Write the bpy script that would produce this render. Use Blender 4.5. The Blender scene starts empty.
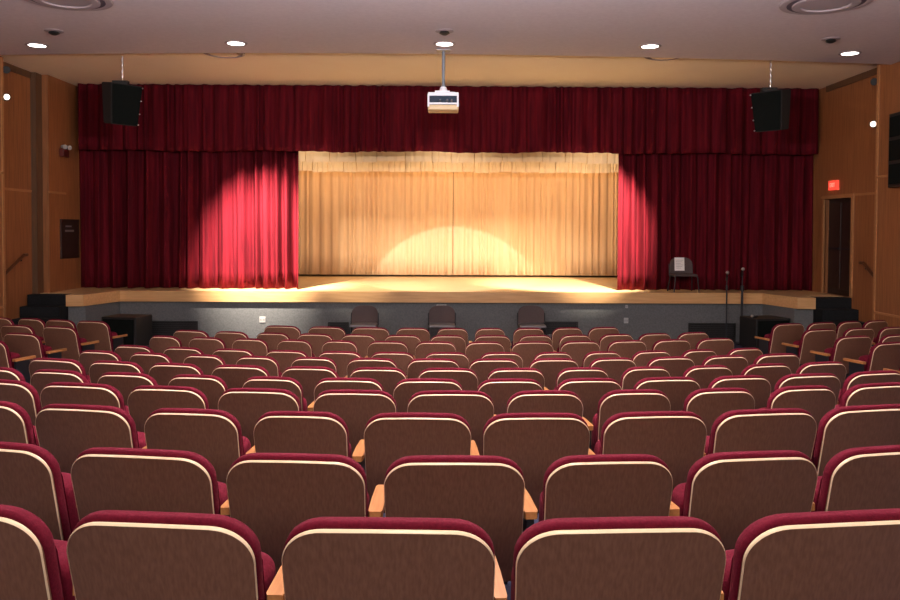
import bpy, bmesh, math, random
from mathutils import Vector, Matrix
random.seed(7)
S = bpy.context.scene
COL = S.collection
R = math.radians

# ------------------------------------------------------------------ camera
F = 816.0                      # focal length in pixels of the 900 px wide frame
YAW, PITCH, ROLL = R(0.6), R(1.7), R(0.27)
PPX, PPY = 450.0, 230.0 + F*math.tan(PITCH)
CAMZ = 2.26
CAM = Vector((0, 0, CAMZ))
fwd = Vector((math.sin(YAW)*math.cos(PITCH), math.cos(YAW)*math.cos(PITCH), -math.sin(PITCH)))
rt = fwd.cross(Vector((0, 0, 1))).normalized()
up = rt.cross(fwd)
rt, up = rt*math.cos(ROLL)+up*math.sin(ROLL), up*math.cos(ROLL)-rt*math.sin(ROLL)
cd = bpy.data.cameras.new('camera')
cam = bpy.data.objects.new('camera', cd)
COL.objects.link(cam)
cd.sensor_width = 36
cd.lens = F/900*36
cd.shift_y = -(300-PPY)/900
cd.clip_end = 100
cam.matrix_world = Matrix(((rt.x, up.x, -fwd.x, CAM.x), (rt.y, up.y, -fwd.y, CAM.y), (rt.z, up.z, -fwd.z, CAM.z), (0, 0, 0, 1)))
S.camera = cam

def ray(px, py):
    return fwd + rt*((px-PPX)/F) + up*((PPY-py)/F)
def at(px, py, Y):             # where a line of sight meets the depth Y
    d = ray(px, py)
    return CAM + d*(Y/d.y)

# ------------------------------------------------------------------ world, exposure
S.view_settings.view_transform = 'Standard'
S.view_settings.look = 'None'
S.view_settings.gamma = 1
S.view_settings.exposure = 0.0
w = bpy.data.worlds.new('world')
S.world = w
w.use_nodes = True
w.node_tree.nodes['Background'].inputs[0].default_value = (0.02, 0.018, 0.02, 1)
w.node_tree.nodes['Background'].inputs[1].default_value = 0.3

ZC = CAMZ + 2.82               # auditorium ceiling
ZT = CAMZ + 2.955               # tan soffit before the stage
ZS = CAMZ - 1.254              # stage floor
YF = 16.5                      # stage front

def area(name, loc, tgt, size, energy, color, shape='DISK', size_y=None):
    l = bpy.data.lights.new(name, 'AREA')
    l.shape = shape; l.size = size; l.energy = energy; l.color = color
    if size_y: l.size_y = size_y
    o = bpy.data.objects.new(name, l); COL.objects.link(o)
    o.location = loc
    o.rotation_euler = (Vector(tgt)-Vector(loc)).to_track_quat('-Z', 'Y').to_euler()
    return o
def spot(name, loc, tgt, half, energy, color, blend=0.1, rad=0.03):
    l = bpy.data.lights.new(name, 'SPOT')
    l.spot_size = 2*R(half); l.spot_blend = blend; l.energy = energy; l.color = color; l.shadow_soft_size = rad
    o = bpy.data.objects.new(name, l); COL.objects.link(o)
    o.location = loc
    o.rotation_euler = (Vector(tgt)-Vector(loc)).to_track_quat('-Z', 'Y').to_euler()
    return o

WARM = (1.0, 0.74, 0.44)
HOUSE = (1.0, 0.86, 0.78)
# house downlights above the seats (behind the part of the ceiling the photo shows)
for X in (-4.6, 0, 4.6):
    for Y, e in ((-1.5, 50), (2.2, 125), (6.5, 215)):
        area('house_light', (X, Y, ZC-0.03), (X, Y, 0), 0.5, e*(1.0 if X == 0 else 0.22), HOUSE)
# soft fill added high behind the camera to brighten the seat backs
area('rear_fill', (0, -3.7, 3.9), (0, 6, 1.5), 7.0, 200, (1.0, 0.88, 0.78), 'RECTANGLE', 1.0)
for X, e in ((-4.2, 165), (0, 600), (4.2, 165)):
    area('ceiling_fill', (X, 5.0, 3.72), (X, 5.0+0.6, 3.72+1.0), 1.6, e, (1.0, 0.91, 0.93), 'RECTANGLE', 0.3)  # unseen fills added above the seats to brighten ceiling and soffit
def lamp_to(x, y, z, dist, slope_deg, tx, half, e, c, blend):
    """a stage lamp thrown forward: dist metres ahead, slope below the horizon"""
    spot('stage_spot', (x, y, z), (tx, y+dist, z-dist*math.tan(R(slope_deg))), half, e, c, blend, 0.06)
# front-of-house stage lamps, on the line of the ceiling downlights
spot('stage_spot', (-0.5, 12.42, ZC-0.06), (0.38, 21.8, CAMZ-2.70), 14.4, 2400, (1.0, 0.92, 0.90), 0.03)
for X, tx in ((-3.2, -2.3), (-0.5, 0.2), (3.05, 2.4)):
    lamp_to(X, 12.42, ZC-0.06, 6.9, 29, tx, 17.5, 1500, (1.0, 0.84, 0.66), 0.7)
# apron lamps in the tan soffit's round fittings
lamp_to(-3.66, 14.1, ZT-0.07, 3.05, 47.5, -3.7, 21, 12500, (1.0, 0.84, 0.70), 0.9)
lamp_to(-3.66, 14.1, ZT-0.07, 3.6, 48, -1.6, 15, 2400, (1.0, 0.86, 0.68), 0.6)
lamp_to(3.86, 14.1, ZT-0.07, 3.4, 44, 3.1, 19, 9500, (1.0, 0.86, 0.68), 0.6)
# border lights above the stage
for X in (-3, 0.2, 3.4):
    area('border_light', (X, 20.45, CAMZ+2.7), (X, 21.8, CAMZ-0.2), 1.2, 32, (1.0, 0.60, 0.32), 'RECTANGLE', 0.3)
    area('border_light', (X, 17.65, CAMZ+2.4), (X, 18.2, CAMZ+1.0), 1.2, 14, (1.0, 0.74, 0.52), 'RECTANGLE', 0.1)
    area('border_light', (X, 18.8, CAMZ+2.4), (X, 20, CAMZ+1.0), 1.2, 19, (1.0, 0.74, 0.52), 'RECTANGLE', 0.2)

# ------------------------------------------------------------------ materials
def mat(name, color, rough=0.6, metal=0.0, spec=0.5, sheen=0.0, emit=None, estr=0.0, c2=None, kind=None, scale=5.0, stretch=(1, 1, 1), bump=0.0, coat=0.0, fac=(0.35, 0.65)):
    m = bpy.data.materials.new(name); m.use_nodes = True
    nt = m.node_tree; b = nt.nodes['Principled BSDF']
    b.inputs['Base Color'].default_value = (*color, 1)
    b.inputs['Roughness'].default_value = rough
    b.inputs['Metallic'].default_value = metal
    b.inputs['Specular IOR Level'].default_value = spec
    b.inputs['Coat Weight'].default_value = coat
    if sheen:
        b.inputs['Sheen Weight'].default_value = sheen
        b.inputs['Sheen Roughness'].default_value = 0.4
        b.inputs['Sheen Tint'].default_value = (*color, 1)
    if emit:
        b.inputs['Emission Color'].default_value = (*emit, 1)
        b.inputs['Emission Strength'].default_value = estr
    if c2 or bump:
        tc = nt.nodes.new('ShaderNodeTexCoord')
        mp = nt.nodes.new('ShaderNodeMapping'); mp.inputs['Scale'].default_value = stretch
        nt.links.new(tc.outputs['Object'], mp.inputs[0])
        if kind == 'wave':
            n = nt.nodes.new('ShaderNodeTexWave'); n.inputs['Scale'].default_value = scale
            n.inputs['Distortion'].default_value = 3.5; n.inputs['Detail'].default_value = 3
            out = n.outputs['Fac']
        else:
            n = nt.nodes.new('ShaderNodeTexNoise'); n.inputs['Scale'].default_value = scale
            n.inputs['Detail'].default_value = 6
            out = n.outputs['Fac']
        nt.links.new(mp.outputs[0], n.inputs['Vector'])
        if c2:
            r = nt.nodes.new('ShaderNodeValToRGB')
            r.color_ramp.elements[0].position = fac[0]; r.color_ramp.elements[1].position = fac[1]
            r.color_ramp.elements[0].color = (*color, 1); r.color_ramp.elements[1].color = (*c2, 1)
            nt.links.new(out, r.inputs[0]); nt.links.new(r.outputs[0], b.inputs['Base Color'])
        if bump:
            bp = nt.nodes.new('ShaderNodeBump'); bp.inputs['Strength'].default_value = bump
            bp.inputs['Distance'].default_value = 0.01
            nt.links.new(out, bp.inputs['Height']); nt.links.new(bp.outputs[0], b.inputs['Normal'])
    return m

M = {}
M['seat_wood'] = mat('seat_wood', (0.145, 0.066, 0.040), 0.36, c2=(0.195, 0.093, 0.058), scale=2.2, stretch=(60, 60, 1.3))
M['edge'] = mat('edge', (0.83, 0.64, 0.44), 0.35)
M['burgundy'] = mat('burgundy', (0.105, 0.0045, 0.016), 0.9, spec=0.15, c2=(0.14, 0.0068, 0.022), scale=120, bump=0.2)
M['arm_wood'] = mat('arm_wood', (0.42, 0.17, 0.055), 0.3, c2=(0.52, 0.23, 0.08), scale=6, stretch=(12, 1, 6))
M['iron'] = mat('iron', (0.012, 0.013, 0.018), 0.45)
M['velvet'] = mat('velvet', (0.065, 0.0026, 0.0068), 0.85, spec=0.12, c2=(0.13, 0.0052, 0.012), scale=3, stretch=(5, 5, 0.3))
M['beige'] = mat('beige', (0.70, 0.49, 0.28), 0.85, c2=(0.76, 0.55, 0.33), scale=3, stretch=(6, 6, 0.4))
M['beige_light'] = mat('beige_light', (0.8, 0.62, 0.38), 0.85, c2=(0.84, 0.67, 0.43), scale=3)
M['ceiling'] = mat('ceiling', (0.56, 0.49, 0.51), 0.9, c2=(0.60, 0.53, 0.55), scale=18, bump=0.15)
M['soffit'] = mat('soffit', (0.93, 0.80, 0.60), 0.8, c2=(0.94, 0.82, 0.62), scale=2)
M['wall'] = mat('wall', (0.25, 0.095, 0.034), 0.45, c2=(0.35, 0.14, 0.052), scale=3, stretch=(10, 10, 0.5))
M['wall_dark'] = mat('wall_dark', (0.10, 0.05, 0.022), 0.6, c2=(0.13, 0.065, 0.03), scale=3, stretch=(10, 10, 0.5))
M['trim'] = mat('trim', (0.4, 0.19, 0.075), 0.4, c2=(0.46, 0.22, 0.09), scale=5, stretch=(1, 1, 6))
M['carpet'] = mat('carpet', (0.02, 0.025, 0.06), 0.95, c2=(0.035, 0.04, 0.09), scale=60, bump=0.3)
M['fascia'] = mat('fascia', (0.10, 0.108, 0.112), 0.8, c2=(0.135, 0.143, 0.145), scale=40, bump=0.2)
M['stage'] = mat('stage', (0.68, 0.46, 0.22), 0.32, c2=(0.78, 0.56, 0.30), scale=2, stretch=(1, 14, 1))
M['nosing'] = mat('nosing', (0.60, 0.34, 0.14), 0.35, c2=(0.70, 0.42, 0.19), scale=3, stretch=(0.6, 8, 8))
M['black'] = mat('black', (0.012, 0.012, 0.012), 0.5)
M['black_soft'] = mat('black_soft', (0.018, 0.017, 0.018), 0.9)
M['grille'] = mat('grille', (0.003, 0.0045, 0.004), 0.9, spec=0.1, c2=(0.007, 0.009, 0.008), scale=150)
M['speaker_side'] = mat('speaker_side', (0.025, 0.022, 0.02), 0.8, spec=0.2)
M['step'] = mat('step', (0.009, 0.01, 0.011), 0.9, spec=0.2, c2=(0.014, 0.015, 0.017), scale=40)
M['stage_black'] = mat('stage_black', (0.015, 0.012, 0.01), 0.9)
M['steel'] = mat('steel', (0.6, 0.6, 0.62), 0.3, metal=0.9)
M['grey_metal'] = mat('grey_metal', (0.35, 0.35, 0.36), 0.4, metal=0.6)
M['white'] = mat('white', (0.45, 0.45, 0.44), 0.6)
M['proj_white'] = mat('proj_white', (0.75, 0.78, 0.85), 0.35)
M['proj_dark'] = mat('proj_dark', (0.02, 0.035, 0.06), 0.6, spec=0.2)
M['pole'] = mat('pole', (0.16, 0.18, 0.21), 0.45)
M['proj_tan_reflect'] = mat('proj_tan_reflect', (0.62, 0.46, 0.24), 0.4)  # warm reflection on the projector's lower face, put into the colour
M['paper'] = mat('paper', (0.85, 0.83, 0.8), 0.7)
M['lamp'] = mat('lamp', (1, 1, 1), 0.5, emit=(1, 0.95, 0.88), estr=9)
M['bulb'] = mat('bulb', (1, 1, 1), 0.5, emit=(1, 0.85, 0.7), estr=3)
M['exit_red'] = mat('exit_red', (0.7, 0.03, 0.02), 0.5, emit=(1.0, 0.09, 0.05), estr=0.85)
M['exit_text'] = mat('exit_text', (1, 0.5, 0.4), 0.5, emit=(1.0, 0.3, 0.2), estr=0.9)
M['vent'] = mat('vent', (0.36, 0.3, 0.31), 0.6)
M['vent_dark'] = mat('vent_dark', (0.08, 0.06, 0.085), 0.6)
M['door'] = mat('door', (0.02, 0.012, 0.01), 0.45)
M['plaque'] = mat('plaque', (0.03, 0.013, 0.01), 0.5)
M['rail'] = mat('rail', (0.10, 0.035, 0.015), 0.4)
M['chair_fabric'] = mat('chair_fabric', (0.07, 0.05, 0.05), 0.85, c2=(0.085, 0.06, 0.058), scale=60)
M['chair_seat'] = mat('chair_seat', (0.2, 0.19, 0.2), 0.45)
M['mic'] = mat('mic', (0.55, 0.52, 0.5), 0.35, metal=0.7)
M['red_box'] = mat('red_box', (0.10, 0.012, 0.01), 0.5)

# ------------------------------------------------------------------ helpers
def obj(name, bm, m, parent=None, smooth=False, loc=None):
    me = bpy.data.meshes.new(name)
    bmesh.ops.recalc_face_normals(bm, faces=bm.faces)
    bm.to_mesh(me); bm.free()
    if smooth:
        for p in me.polygons: p.use_smooth = True
        me.set_sharp_from_angle(angle=R(40))
    me.materials.append(m)
    o = bpy.data.objects.new(name, me); COL.objects.link(o)
    if parent: o.parent = parent
    if loc is not None: o.location = loc
    return o
def tag(o, label=None, cat=None, group=None, kind=None):
    if label: o['label'] = label
    if cat: o['category'] = cat
    if group: o['group'] = group
    if kind: o['kind'] = kind
    return o
def thing(name, label, cat, loc=(0, 0, 0), rz=0, group=None):
    o = bpy.data.objects.new(name, None); COL.objects.link(o)
    o.empty_display_size = 0.1
    o.location = loc; o.rotation_euler = (0, 0, rz)
    return tag(o, label, cat, group)
def struct(name, bm, m, parent=None, smooth=False):
    o = obj(name, bm, m, parent, smooth)
    if not parent: o['kind'] = 'structure'
    return o
def box(bm, x0, x1, y0, y1, z0, z1, bev=0.0):
    t = bmesh.new()
    r = bmesh.ops.create_cube(t, size=1)
    for v in t.verts:
        v.co = Vector(((x0+x1)/2+v.co.x*(x1-x0), (y0+y1)/2+v.co.y*(y1-y0), (z0+z1)/2+v.co.z*(z1-z0)))
    if bev:
        bmesh.ops.bevel(t, geom=t.edges[:], offset=bev, segments=2, affect='EDGES', profile=0.5)
    merge(bm, t)
    return bm
def merge(bm, t, mtx=None):
    if mtx is not None: t.transform(mtx)
    me = bpy.data.meshes.new('t'); t.to_mesh(me); t.free()
    bm.from_mesh(me); bpy.data.meshes.remove(me)
def cyl(bm, p0, p1, r0, r1=None, seg=16, caps=True):
    p0 = Vector(p0); p1 = Vector(p1); r1 = r0 if r1 is None else r1
    t = bmesh.new()
    bmesh.ops.create_cone(t, cap_ends=caps, segments=seg, radius1=r0, radius2=r1, depth=(p1-p0).length)
    q = Vector((0, 0, 1)).rotation_difference(p1-p0)
    merge(bm, t, Matrix.Translation((p0+p1)/2) @ q.to_matrix().to_4x4())
    return bm
def tube(bm, pts, r, seg=8):
    for a, b in zip(pts[:-1], pts[1:]): cyl(bm, a, b, r, r, seg)
    for p in pts[1:-1]: sphere(bm, p, r)
    return bm
def sphere(bm, p, r, sx=1, sy=1, sz=1, seg=12):
    t = bmesh.new()
    bmesh.ops.create_uvsphere(t, u_segments=seg, v_segments=seg//2+1, radius=r)
    merge(bm, t, Matrix.Translation(Vector(p)) @ Matrix.Diagonal((sx, sy, sz, 1)))
    return bm
def prism(bm, pts, z0, z1):
    n = len(pts)
    a = [bm.verts.new((x, y, z0)) for x, y in pts]; b = [bm.verts.new((x, y, z1)) for x, y in pts]
    bm.faces.new(a[::-1]); bm.faces.new(b)
    for i in range(n): bm.faces.new((a[i], a[(i+1) % n], b[(i+1) % n], b[i]))
    return bm
def lathe(bm, prof, c, seg=40):
    rings = []
    for r, z in prof:
        rings.append([bm.verts.new((c[0]+r*math.cos(2*math.pi*k/seg), c[1]+r*math.sin(2*math.pi*k/seg), c[2]+z)) for k in range(seg)])
    for a, b in zip(rings[:-1], rings[1:]):
        for k in range(seg): bm.faces.new((a[k], a[(k+1) % seg], b[(k+1) % seg], b[k]))
    return bm
def B(*a, **k): return box(bmesh.new(), *a, **k)
def copy_tree(o, parent=None):
    c = o.copy(); COL.objects.link(c)
    if parent: c.parent = parent
    for ch in list(o.children): copy_tree(ch, c)
    return c

# ------------------------------------------------------------------ seat rows: measured layout
# (left, right, top) of each seat back's wooden panel; rows from the stage to the camera
ROWS = [
 [(263.5,299,326.6),(307.5,344.5,327),(351,389,327),(395.6,430,327),(437,468,327),(475,505.5,327),(514,544.5,327),(553,583,328),(589.6,620,328)],
 [(172,207,330),(213,247,331.5),(255,289,332.5),(296.6,332,334),(340,376,334),(384,421,334),(429.6,466,334),(474,511,334.5),(519,553,335),(560,592,335),(601,634,335),(640,672,333.5),(679,710,333)],
 [(148,179,336),(188,223,337),(231.5,266,338.5),(276,311,339),(321,357,340),(366.7,408,340),(415,456,341),(465,505,341.5),(512,554,341.5),(561.5,600.5,341.5),(609,647.4,341),(655,691,340.5),(699,735,339.5)],
 [(113,151,345.5),(162,202,346.5),(211,252.5,348.5),(264,307.4,350),(317,361.7,351.5),(369.6,414.4,351.5),(424,469,352.5),(479.6,523.7,352.5),(534.5,573,352),(584,623,351),(634,672,350),(683,718.4,349.5),(729,764.6,349)],
 [(77,118,350),(128,169,352),(181.6,223,354),(234.5,277,356),(290,335.6,357),(346,397,357.5),(407,460,358.5),(469,520,358.5),(529.5,580,358.5),(591,637,357.5),(649,696,356.5),(704.7,749.5,355),(757.4,801,354)],
 [(27.5,79.5,358),(87,140,361),(147.7,199.7,364),(210.5,267,365),(280,337,366),(348,407,368),(418,478,368),(487.6,545.4,368),(557.6,610,367),(623.6,672,366.5),(686,734,364),(745,793,363),(801,848,362)],
 [(-38,18,369),(28,83,370.5),(95,153.5,373),(166,224,374.5),(241,300,376),(313,383,377),(393.5,463,377.5),(476.7,545,379.5),(557.6,623.6,378.5),(636,702,377),(712,772.6,376),(781,842,372.5),(849.5,906,371)],
 [(-46,32,383),(38,117,385.5),(125,204,387.5),(216,298,389),(312,396,390),(407.5,494,388),(508,584,389.5),(600,673,388.5),(688,757.5,386.5),(773,839,386),(850,922,382.5)],
 [(-75,24,404.5),(33,127,404.5),(141,237,407.5),(251,347,410),(362.5,472,412),(483,592,412),(605,709,411),(717.5,820,408.5),(827,925,405)],
 [(-90,60,447),(68,208,449),(224,364,452),(382,527,455),(546,676,454),(696,820,449),(836,962,445)],
 [(-165,50,513),(62,252,513),(280,495,515),(518,729,514),(748,950,507)],
]
NR = len(ROWS)
SEAT_H = 0.86
RADS, XC = [14.0]*7+[13.0, 11.0, 9.0, 8.0], 0.1
def row_y(k): return 1.97 + 0.94*(NR-1-k)
def hor(px): return 230 + 0.0047*(px-450)
def proj(P):
    v = Vector(P)-CAM; q = v.dot(fwd)
    return PPX+F*v.dot(rt)/q, PPY-F*v.dot(up)/q
ROOM = []
def fit(l, r, t, k):
    """place one seat on its row's arc so that its width and height come out as measured"""
    X = ((l+r)/2-441.5)/F*row_y(k); wd = 0.5; fl = CAMZ-1.0-SEAT_H
    for _ in range(30):
        Y = row_y(k)+(X-XC)**2/(2*RADS[k]); rz = math.asin((X-XC)/RADS[k])
        c, s_ = math.cos(rz), math.sin(rz)
        def loc(x, y, z): return (X+x*c-y*s_, Y+x*s_+y*c, fl+z)
        a = proj(loc(-wd*0.49, 0.03, SEAT_H-0.1))[0]; b = proj(loc(wd*0.49, 0.03, SEAT_H-0.1))[0]
        tt = proj(loc(0, 0.04, SEAT_H+0.006))[1]
        wd *= (r-l)/(b-a); X += ((l+r)-(a+b))/2*Y/F; fl -= (t-tt)*Y/F
    return X, Y, rz, wd, fl
FITS = [[fit(l, r, t, k) for l, r, t in row] for k, row in enumerate(ROWS)]
rowfloor = []
for fs in FITS:
    v = [f[4] for f in fs if abs(f[0]) < 2.6]
    rowfloor.append(sum(v)/len(v))
print('ROW floors', [round(v, 2) for v in rowfloor])
for fs in FITS: print('W', [round(f[3], 2) for f in fs], 'GAP', [round(math.hypot(b[0]-a[0], b[1]-a[1])-(a[3]+b[3])/2, 2) for a, b in zip(fs[:-1], fs[1:])])
FP = [(row_y(k), rowfloor[k]) for k in range(NR)]       # far -> near
def floor_z(Y):
    if Y >= FP[0][0]: return max(0.0, FP[0][1] - (Y-FP[0][0])*0.03) if FP[0][1] > 0 else FP[0][1]
    for (ya, za), (yb, zb) in zip(FP[:-1], FP[1:]):
        if yb <= Y <= ya: return za+(zb-za)*(ya-Y)/(ya-yb)
    return FP[-1][1] + (FP[-1][0]-Y)*0.085

# ------------------------------------------------------------------ room shell
XL, XR = -7.6, 7.72
bm = bmesh.new()
ys = [-4, -2, 0, 1.2] + [row_y(k) for k in range(NR-1, -1, -1)] + [12.5, 13.5, 17.0]
prev = None
for Y in ys:
    z = floor_z(Y+0.0)
    cur = [bm.verts.new((x, Y, z)) for x in (-8.2, 8.2)]
    if prev: bm.faces.new((prev[0], prev[1], cur[1], cur[0]))
    prev = cur
struct('floor', bm, M['carpet'])
FLOOR0 = floor_z(16)

def yedge(X): return 13.17 + 0.008*(X+1)**2
bm = bmesh.new()
n = 40; lo = []
for i in range(n+1):
    X = -8.2+16.4*i/n
    lo.append((X, yedge(X)))
pts = [(-8.2, -4)] + [(8.2, -4)] + [(x, y) for x, y in lo[::-1]]
prism(bm, pts, ZC, ZC+0.12)
struct('ceiling', bm, M['ceiling'])
struct('ceiling_stage_front', B(-8.2, 8.3, 12.6, 17.5, ZT, ZT+0.1), M['soffit'])
struct('wall_back', B(-8.2, 8.2, -4.1, -4, 0, ZT+0.1), M['wall'])

# side walls: near segment, recess, return by the curtain
def wall(name, poly, z0, z1, m): struct(name, prism(bmesh.new(), poly, z0, z1), m)
wall('wall_left', [(-7.6, -4), (-7.6, 14.25), (-8.2, 14.25), (-8.2, -4)], -0.1, ZT+0.05, M['wall'])
wall('wall_left_recess', [(-7.82, 14.25), (-7.82, 15.7), (-8.2, 15.7), (-8.2, 14.25)], -0.1, ZT+0.05, M['wall'])
wall('wall_left_return', [(-7.72, 15.66), (-7.72, 15.9), (-8.2, 15.9), (-8.2, 15.66)], -0.1, ZT+0.05, M['wall_dark'])  # shade on the return's near face is put into its darker colour
wall('wall_left_stage', [(-7.6, 15.9), (-7.6, 17.5), (-8.2, 17.3), (-8.2, 15.9)], -0.1, ZT+0.05, M['wall'])
wall('wall_right', [(7.56, -4), (7.56, 14.15), (8.3, 14.15), (8.3, -4)], -0.1, ZT+0.05, M['wall'])
# right stage wall with door opening
DY0, DY1, DZ = 15.5, 16.6, CAMZ+0.66
XW = 7.83
struct('wall_right_stage', prism(prism(prism(bmesh.new(),
    [(XW, 14.15), (XW, DY0), (8.3, DY0), (8.3, 14.15)], -0.1, ZT+0.05),
    [(XW, DY1), (XW, 17.5), (8.3, 17.5), (8.3, DY1)], -0.1, ZT+0.05),
    [(XW, DY0), (XW, DY1), (8.3, DY1), (8.3, DY0)], DZ, ZT+0.05), M['wall'])
struct('wall_right_sill', B(XW, 8.3, DY0, DY1, -0.1, ZS), M['wall'])
d1 = struct('door_1', B(XW+0.08, XW+0.13, DY0, DY1, ZS, DZ), M['door'])
ymid = (DY0+DY1)/2
obj('door_panel', box(B(XW+0.06, XW+0.085, DY0+0.06, ymid-0.03, ZS+0.12, DZ-0.08, bev=0.005), XW+0.06, XW+0.085, ymid+0.03, DY1-0.06, ZS+0.12, DZ-0.08, bev=0.005), M['plaque'], d1)
obj('push_bar', box(B(XW+0.03, XW+0.06, DY0+0.1, ymid-0.06, ZS+0.9, ZS+0.94), XW+0.03, XW+0.06, ymid+0.06, DY1-0.1, ZS+0.9, ZS+0.94), M['iron'], d1)
struct('trim_1', box(box(B(XW-0.03, XW+0.02, DY0-0.07, DY0, ZS, DZ+0.07), XW-0.03, XW+0.02, DY1, DY1+0.07, ZS, DZ+0.07), XW-0.03, XW+0.02, DY0, DY1, DZ, DZ+0.07), M['trim'])
# horizontal rails and vertical seams in the wood panelling
def rail(n, x0, x1, y0, y1, z): struct('trim_%d' % n, B(x0, x1, y0, y1, z-0.02, z+0.02, bev=0.004), M['trim'])
rail(2, -7.84, -7.80, 14.25, 15.64, CAMZ+0.70)
rail(3, -7.62, -7.585, 15.9, 16.6, CAMZ+0.70)
rail(4, -7.62, -7.585, 5, 14.26, CAMZ+0.95)
rail(5, -7.62, -7.585, 5, 14.26, CAMZ-1.37)
rail(6, 7.545, 7.575, 5, 14.16, CAMZ+0.95)
rail(7, 7.545, 7.575, 5, 14.16, CAMZ-1.40)
rail(8, XW-0.02, XW+0.01, 14.15, DY0-0.07, CAMZ+0.70)
rail(9, XW-0.02, XW+0.01, DY1+0.071, 16.75, CAMZ+0.70)
struct('trim_10', B(-7.63, -7.585, 14.2, 14.27, 0.3, ZT-0.01), M['trim'])
struct('trim_11', B(7.545, 7.59, 14.1, 14.17, 0.3, ZT-0.01), M['trim'])
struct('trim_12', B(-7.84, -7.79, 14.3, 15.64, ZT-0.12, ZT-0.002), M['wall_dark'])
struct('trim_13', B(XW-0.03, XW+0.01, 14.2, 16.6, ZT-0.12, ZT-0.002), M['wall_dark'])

# ------------------------------------------------------------------ stage
A, Bc = -6.5, 6.55
poly = [(A, YF), (-6.78, 15.45), (-7.05, 15.4), (-7.05, 15.75), (-7.78, 15.75), (-7.78, 17.0), (7.84, 17.0), (7.84, 15.75), (7.1, 15.75), (7.1, 15.4), (6.8, 15.45), (Bc, YF)]
inner = [(x*0.995, y+0.04) for x, y in poly]
SB = 23.4
full = [(A, YF), (-6.78, 15.45), (-7.05, 15.4), (-7.05, 15.75), (-7.79, 15.75), (-7.79, 17.2), (-9, 17.2), (-9, SB), (9, SB), (9, 17.2), (7.82, 17.2), (7.82, 15.75), (7.1, 15.75), (7.1, 15.4), (6.8, 15.45), (Bc, YF)]
struct('floor_stage', prism(bmesh.new(), full, ZS-0.05, ZS), M['stage'])
# fascia: inset body under the boards
fb = [(A+0.0, YF+0.04), (-6.74, 15.5), (-7.04, 15.44), (-7.04, 15.8), (-7.5, 15.8), (-7.5, 17.0), (7.7, 17.0), (7.7, 15.8), (7.09, 15.8), (7.09, 15.44), (6.76, 15.5), (Bc, YF+0.04)]
struct('wall_stage_front', prism(bmesh.new(), fb, FLOOR0-0.1, ZS-0.051), M['fascia'])
# wooden nosing band along the edge
bm = bmesh.new()
nose = [(-7.05, 15.4), (-6.78, 15.45), (A, YF), (Bc, YF), (6.8, 15.45), (7.1, 15.4)]
t = 0.035
out = [(-7.05, 15.4-t), (-6.75, 15.45-t), (A+0.03, YF-t), (Bc-0.03, YF-t), (6.77, 15.45-t), (7.1, 15.4-t)]
for i in range(5):
    q = [out[i], out[i+1], nose[i+1], nose[i]]
    prism(bm, q, ZS-0.215, ZS+0.001)
struct('trim_14', bm, M['nosing'])
# stage house
struct('wall_stage_back', B(-9, 9, SB, SB+0.1, ZS-0.1, 5.5), M['stage_black'])
struct('wall_stage_left', B(-9.1, -9, 17.2, SB, ZS-0.1, 5.5), M['stage_black'])
struct('wall_stage_right', B(9, 9.1, 17.2, SB, ZS-0.1, 5.5), M['stage_black'])
struct('ceiling_stage', B(-9, 9, 17.2, SB, 5.5, 5.6), M['stage_black'])
struct('wall_proscenium', B(-8.2, 8.3, 17.42, 17.5, CAMZ+2.0, 5.5), M['stage_black'])

# side steps
def steps(name, x0, x1, label):
    t = thing(name, label, 'stairs', ((x0+x1)/2, 14.3, FLOOR0))
    hw = (x1-x0)/2; n = 5; rise = (ZS-FLOOR0)/n
    for i in range(n):
        obj('stair_tread', B(-hw, hw, i*0.28, (i+1)*0.28+(0.02 if i < n-1 else 0), 0, rise*(i+1)-0.001-(0.0), bev=0.008), M['step'], t)
    return t
steps('stage_steps', -7.8, -7.07, 'dark carpeted steps up to the stage beside the left wall')
steps('stage_steps', 7.12, 7.81, 'dark carpeted steps up to the stage beside the right wall, below the door')

# handrails
def handrail(p0, p1, side, label):
    t = thing('handrail', label, 'handrail', p0)
    d = Vector(p1)-Vector(p0)
    obj('rail', tube(bmesh.new(), [(0, 0, 0), d, d+Vector((0, 0.12, 0))], 0.028, 10), M['rail'], t, True)
    for f in (0.1, 0.9):
        obj('bracket', tube(bmesh.new(), [d*f, d*f+Vector((0, 0, -0.06)), d*f+Vector((side*0.09, 0, -0.06))], 0.01, 6), M['iron'], t)
handrail((-7.74, 14.3, CAMZ-0.93), (-7.74, 15.2, CAMZ-0.50), -1, 'dark wooden handrail on the left wall above the stage steps')
handrail((7.75, 14.15, CAMZ-1.02), (7.75, 14.9, CAMZ-0.57), 1, 'dark wooden handrail on the right wall beside the door')

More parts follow.
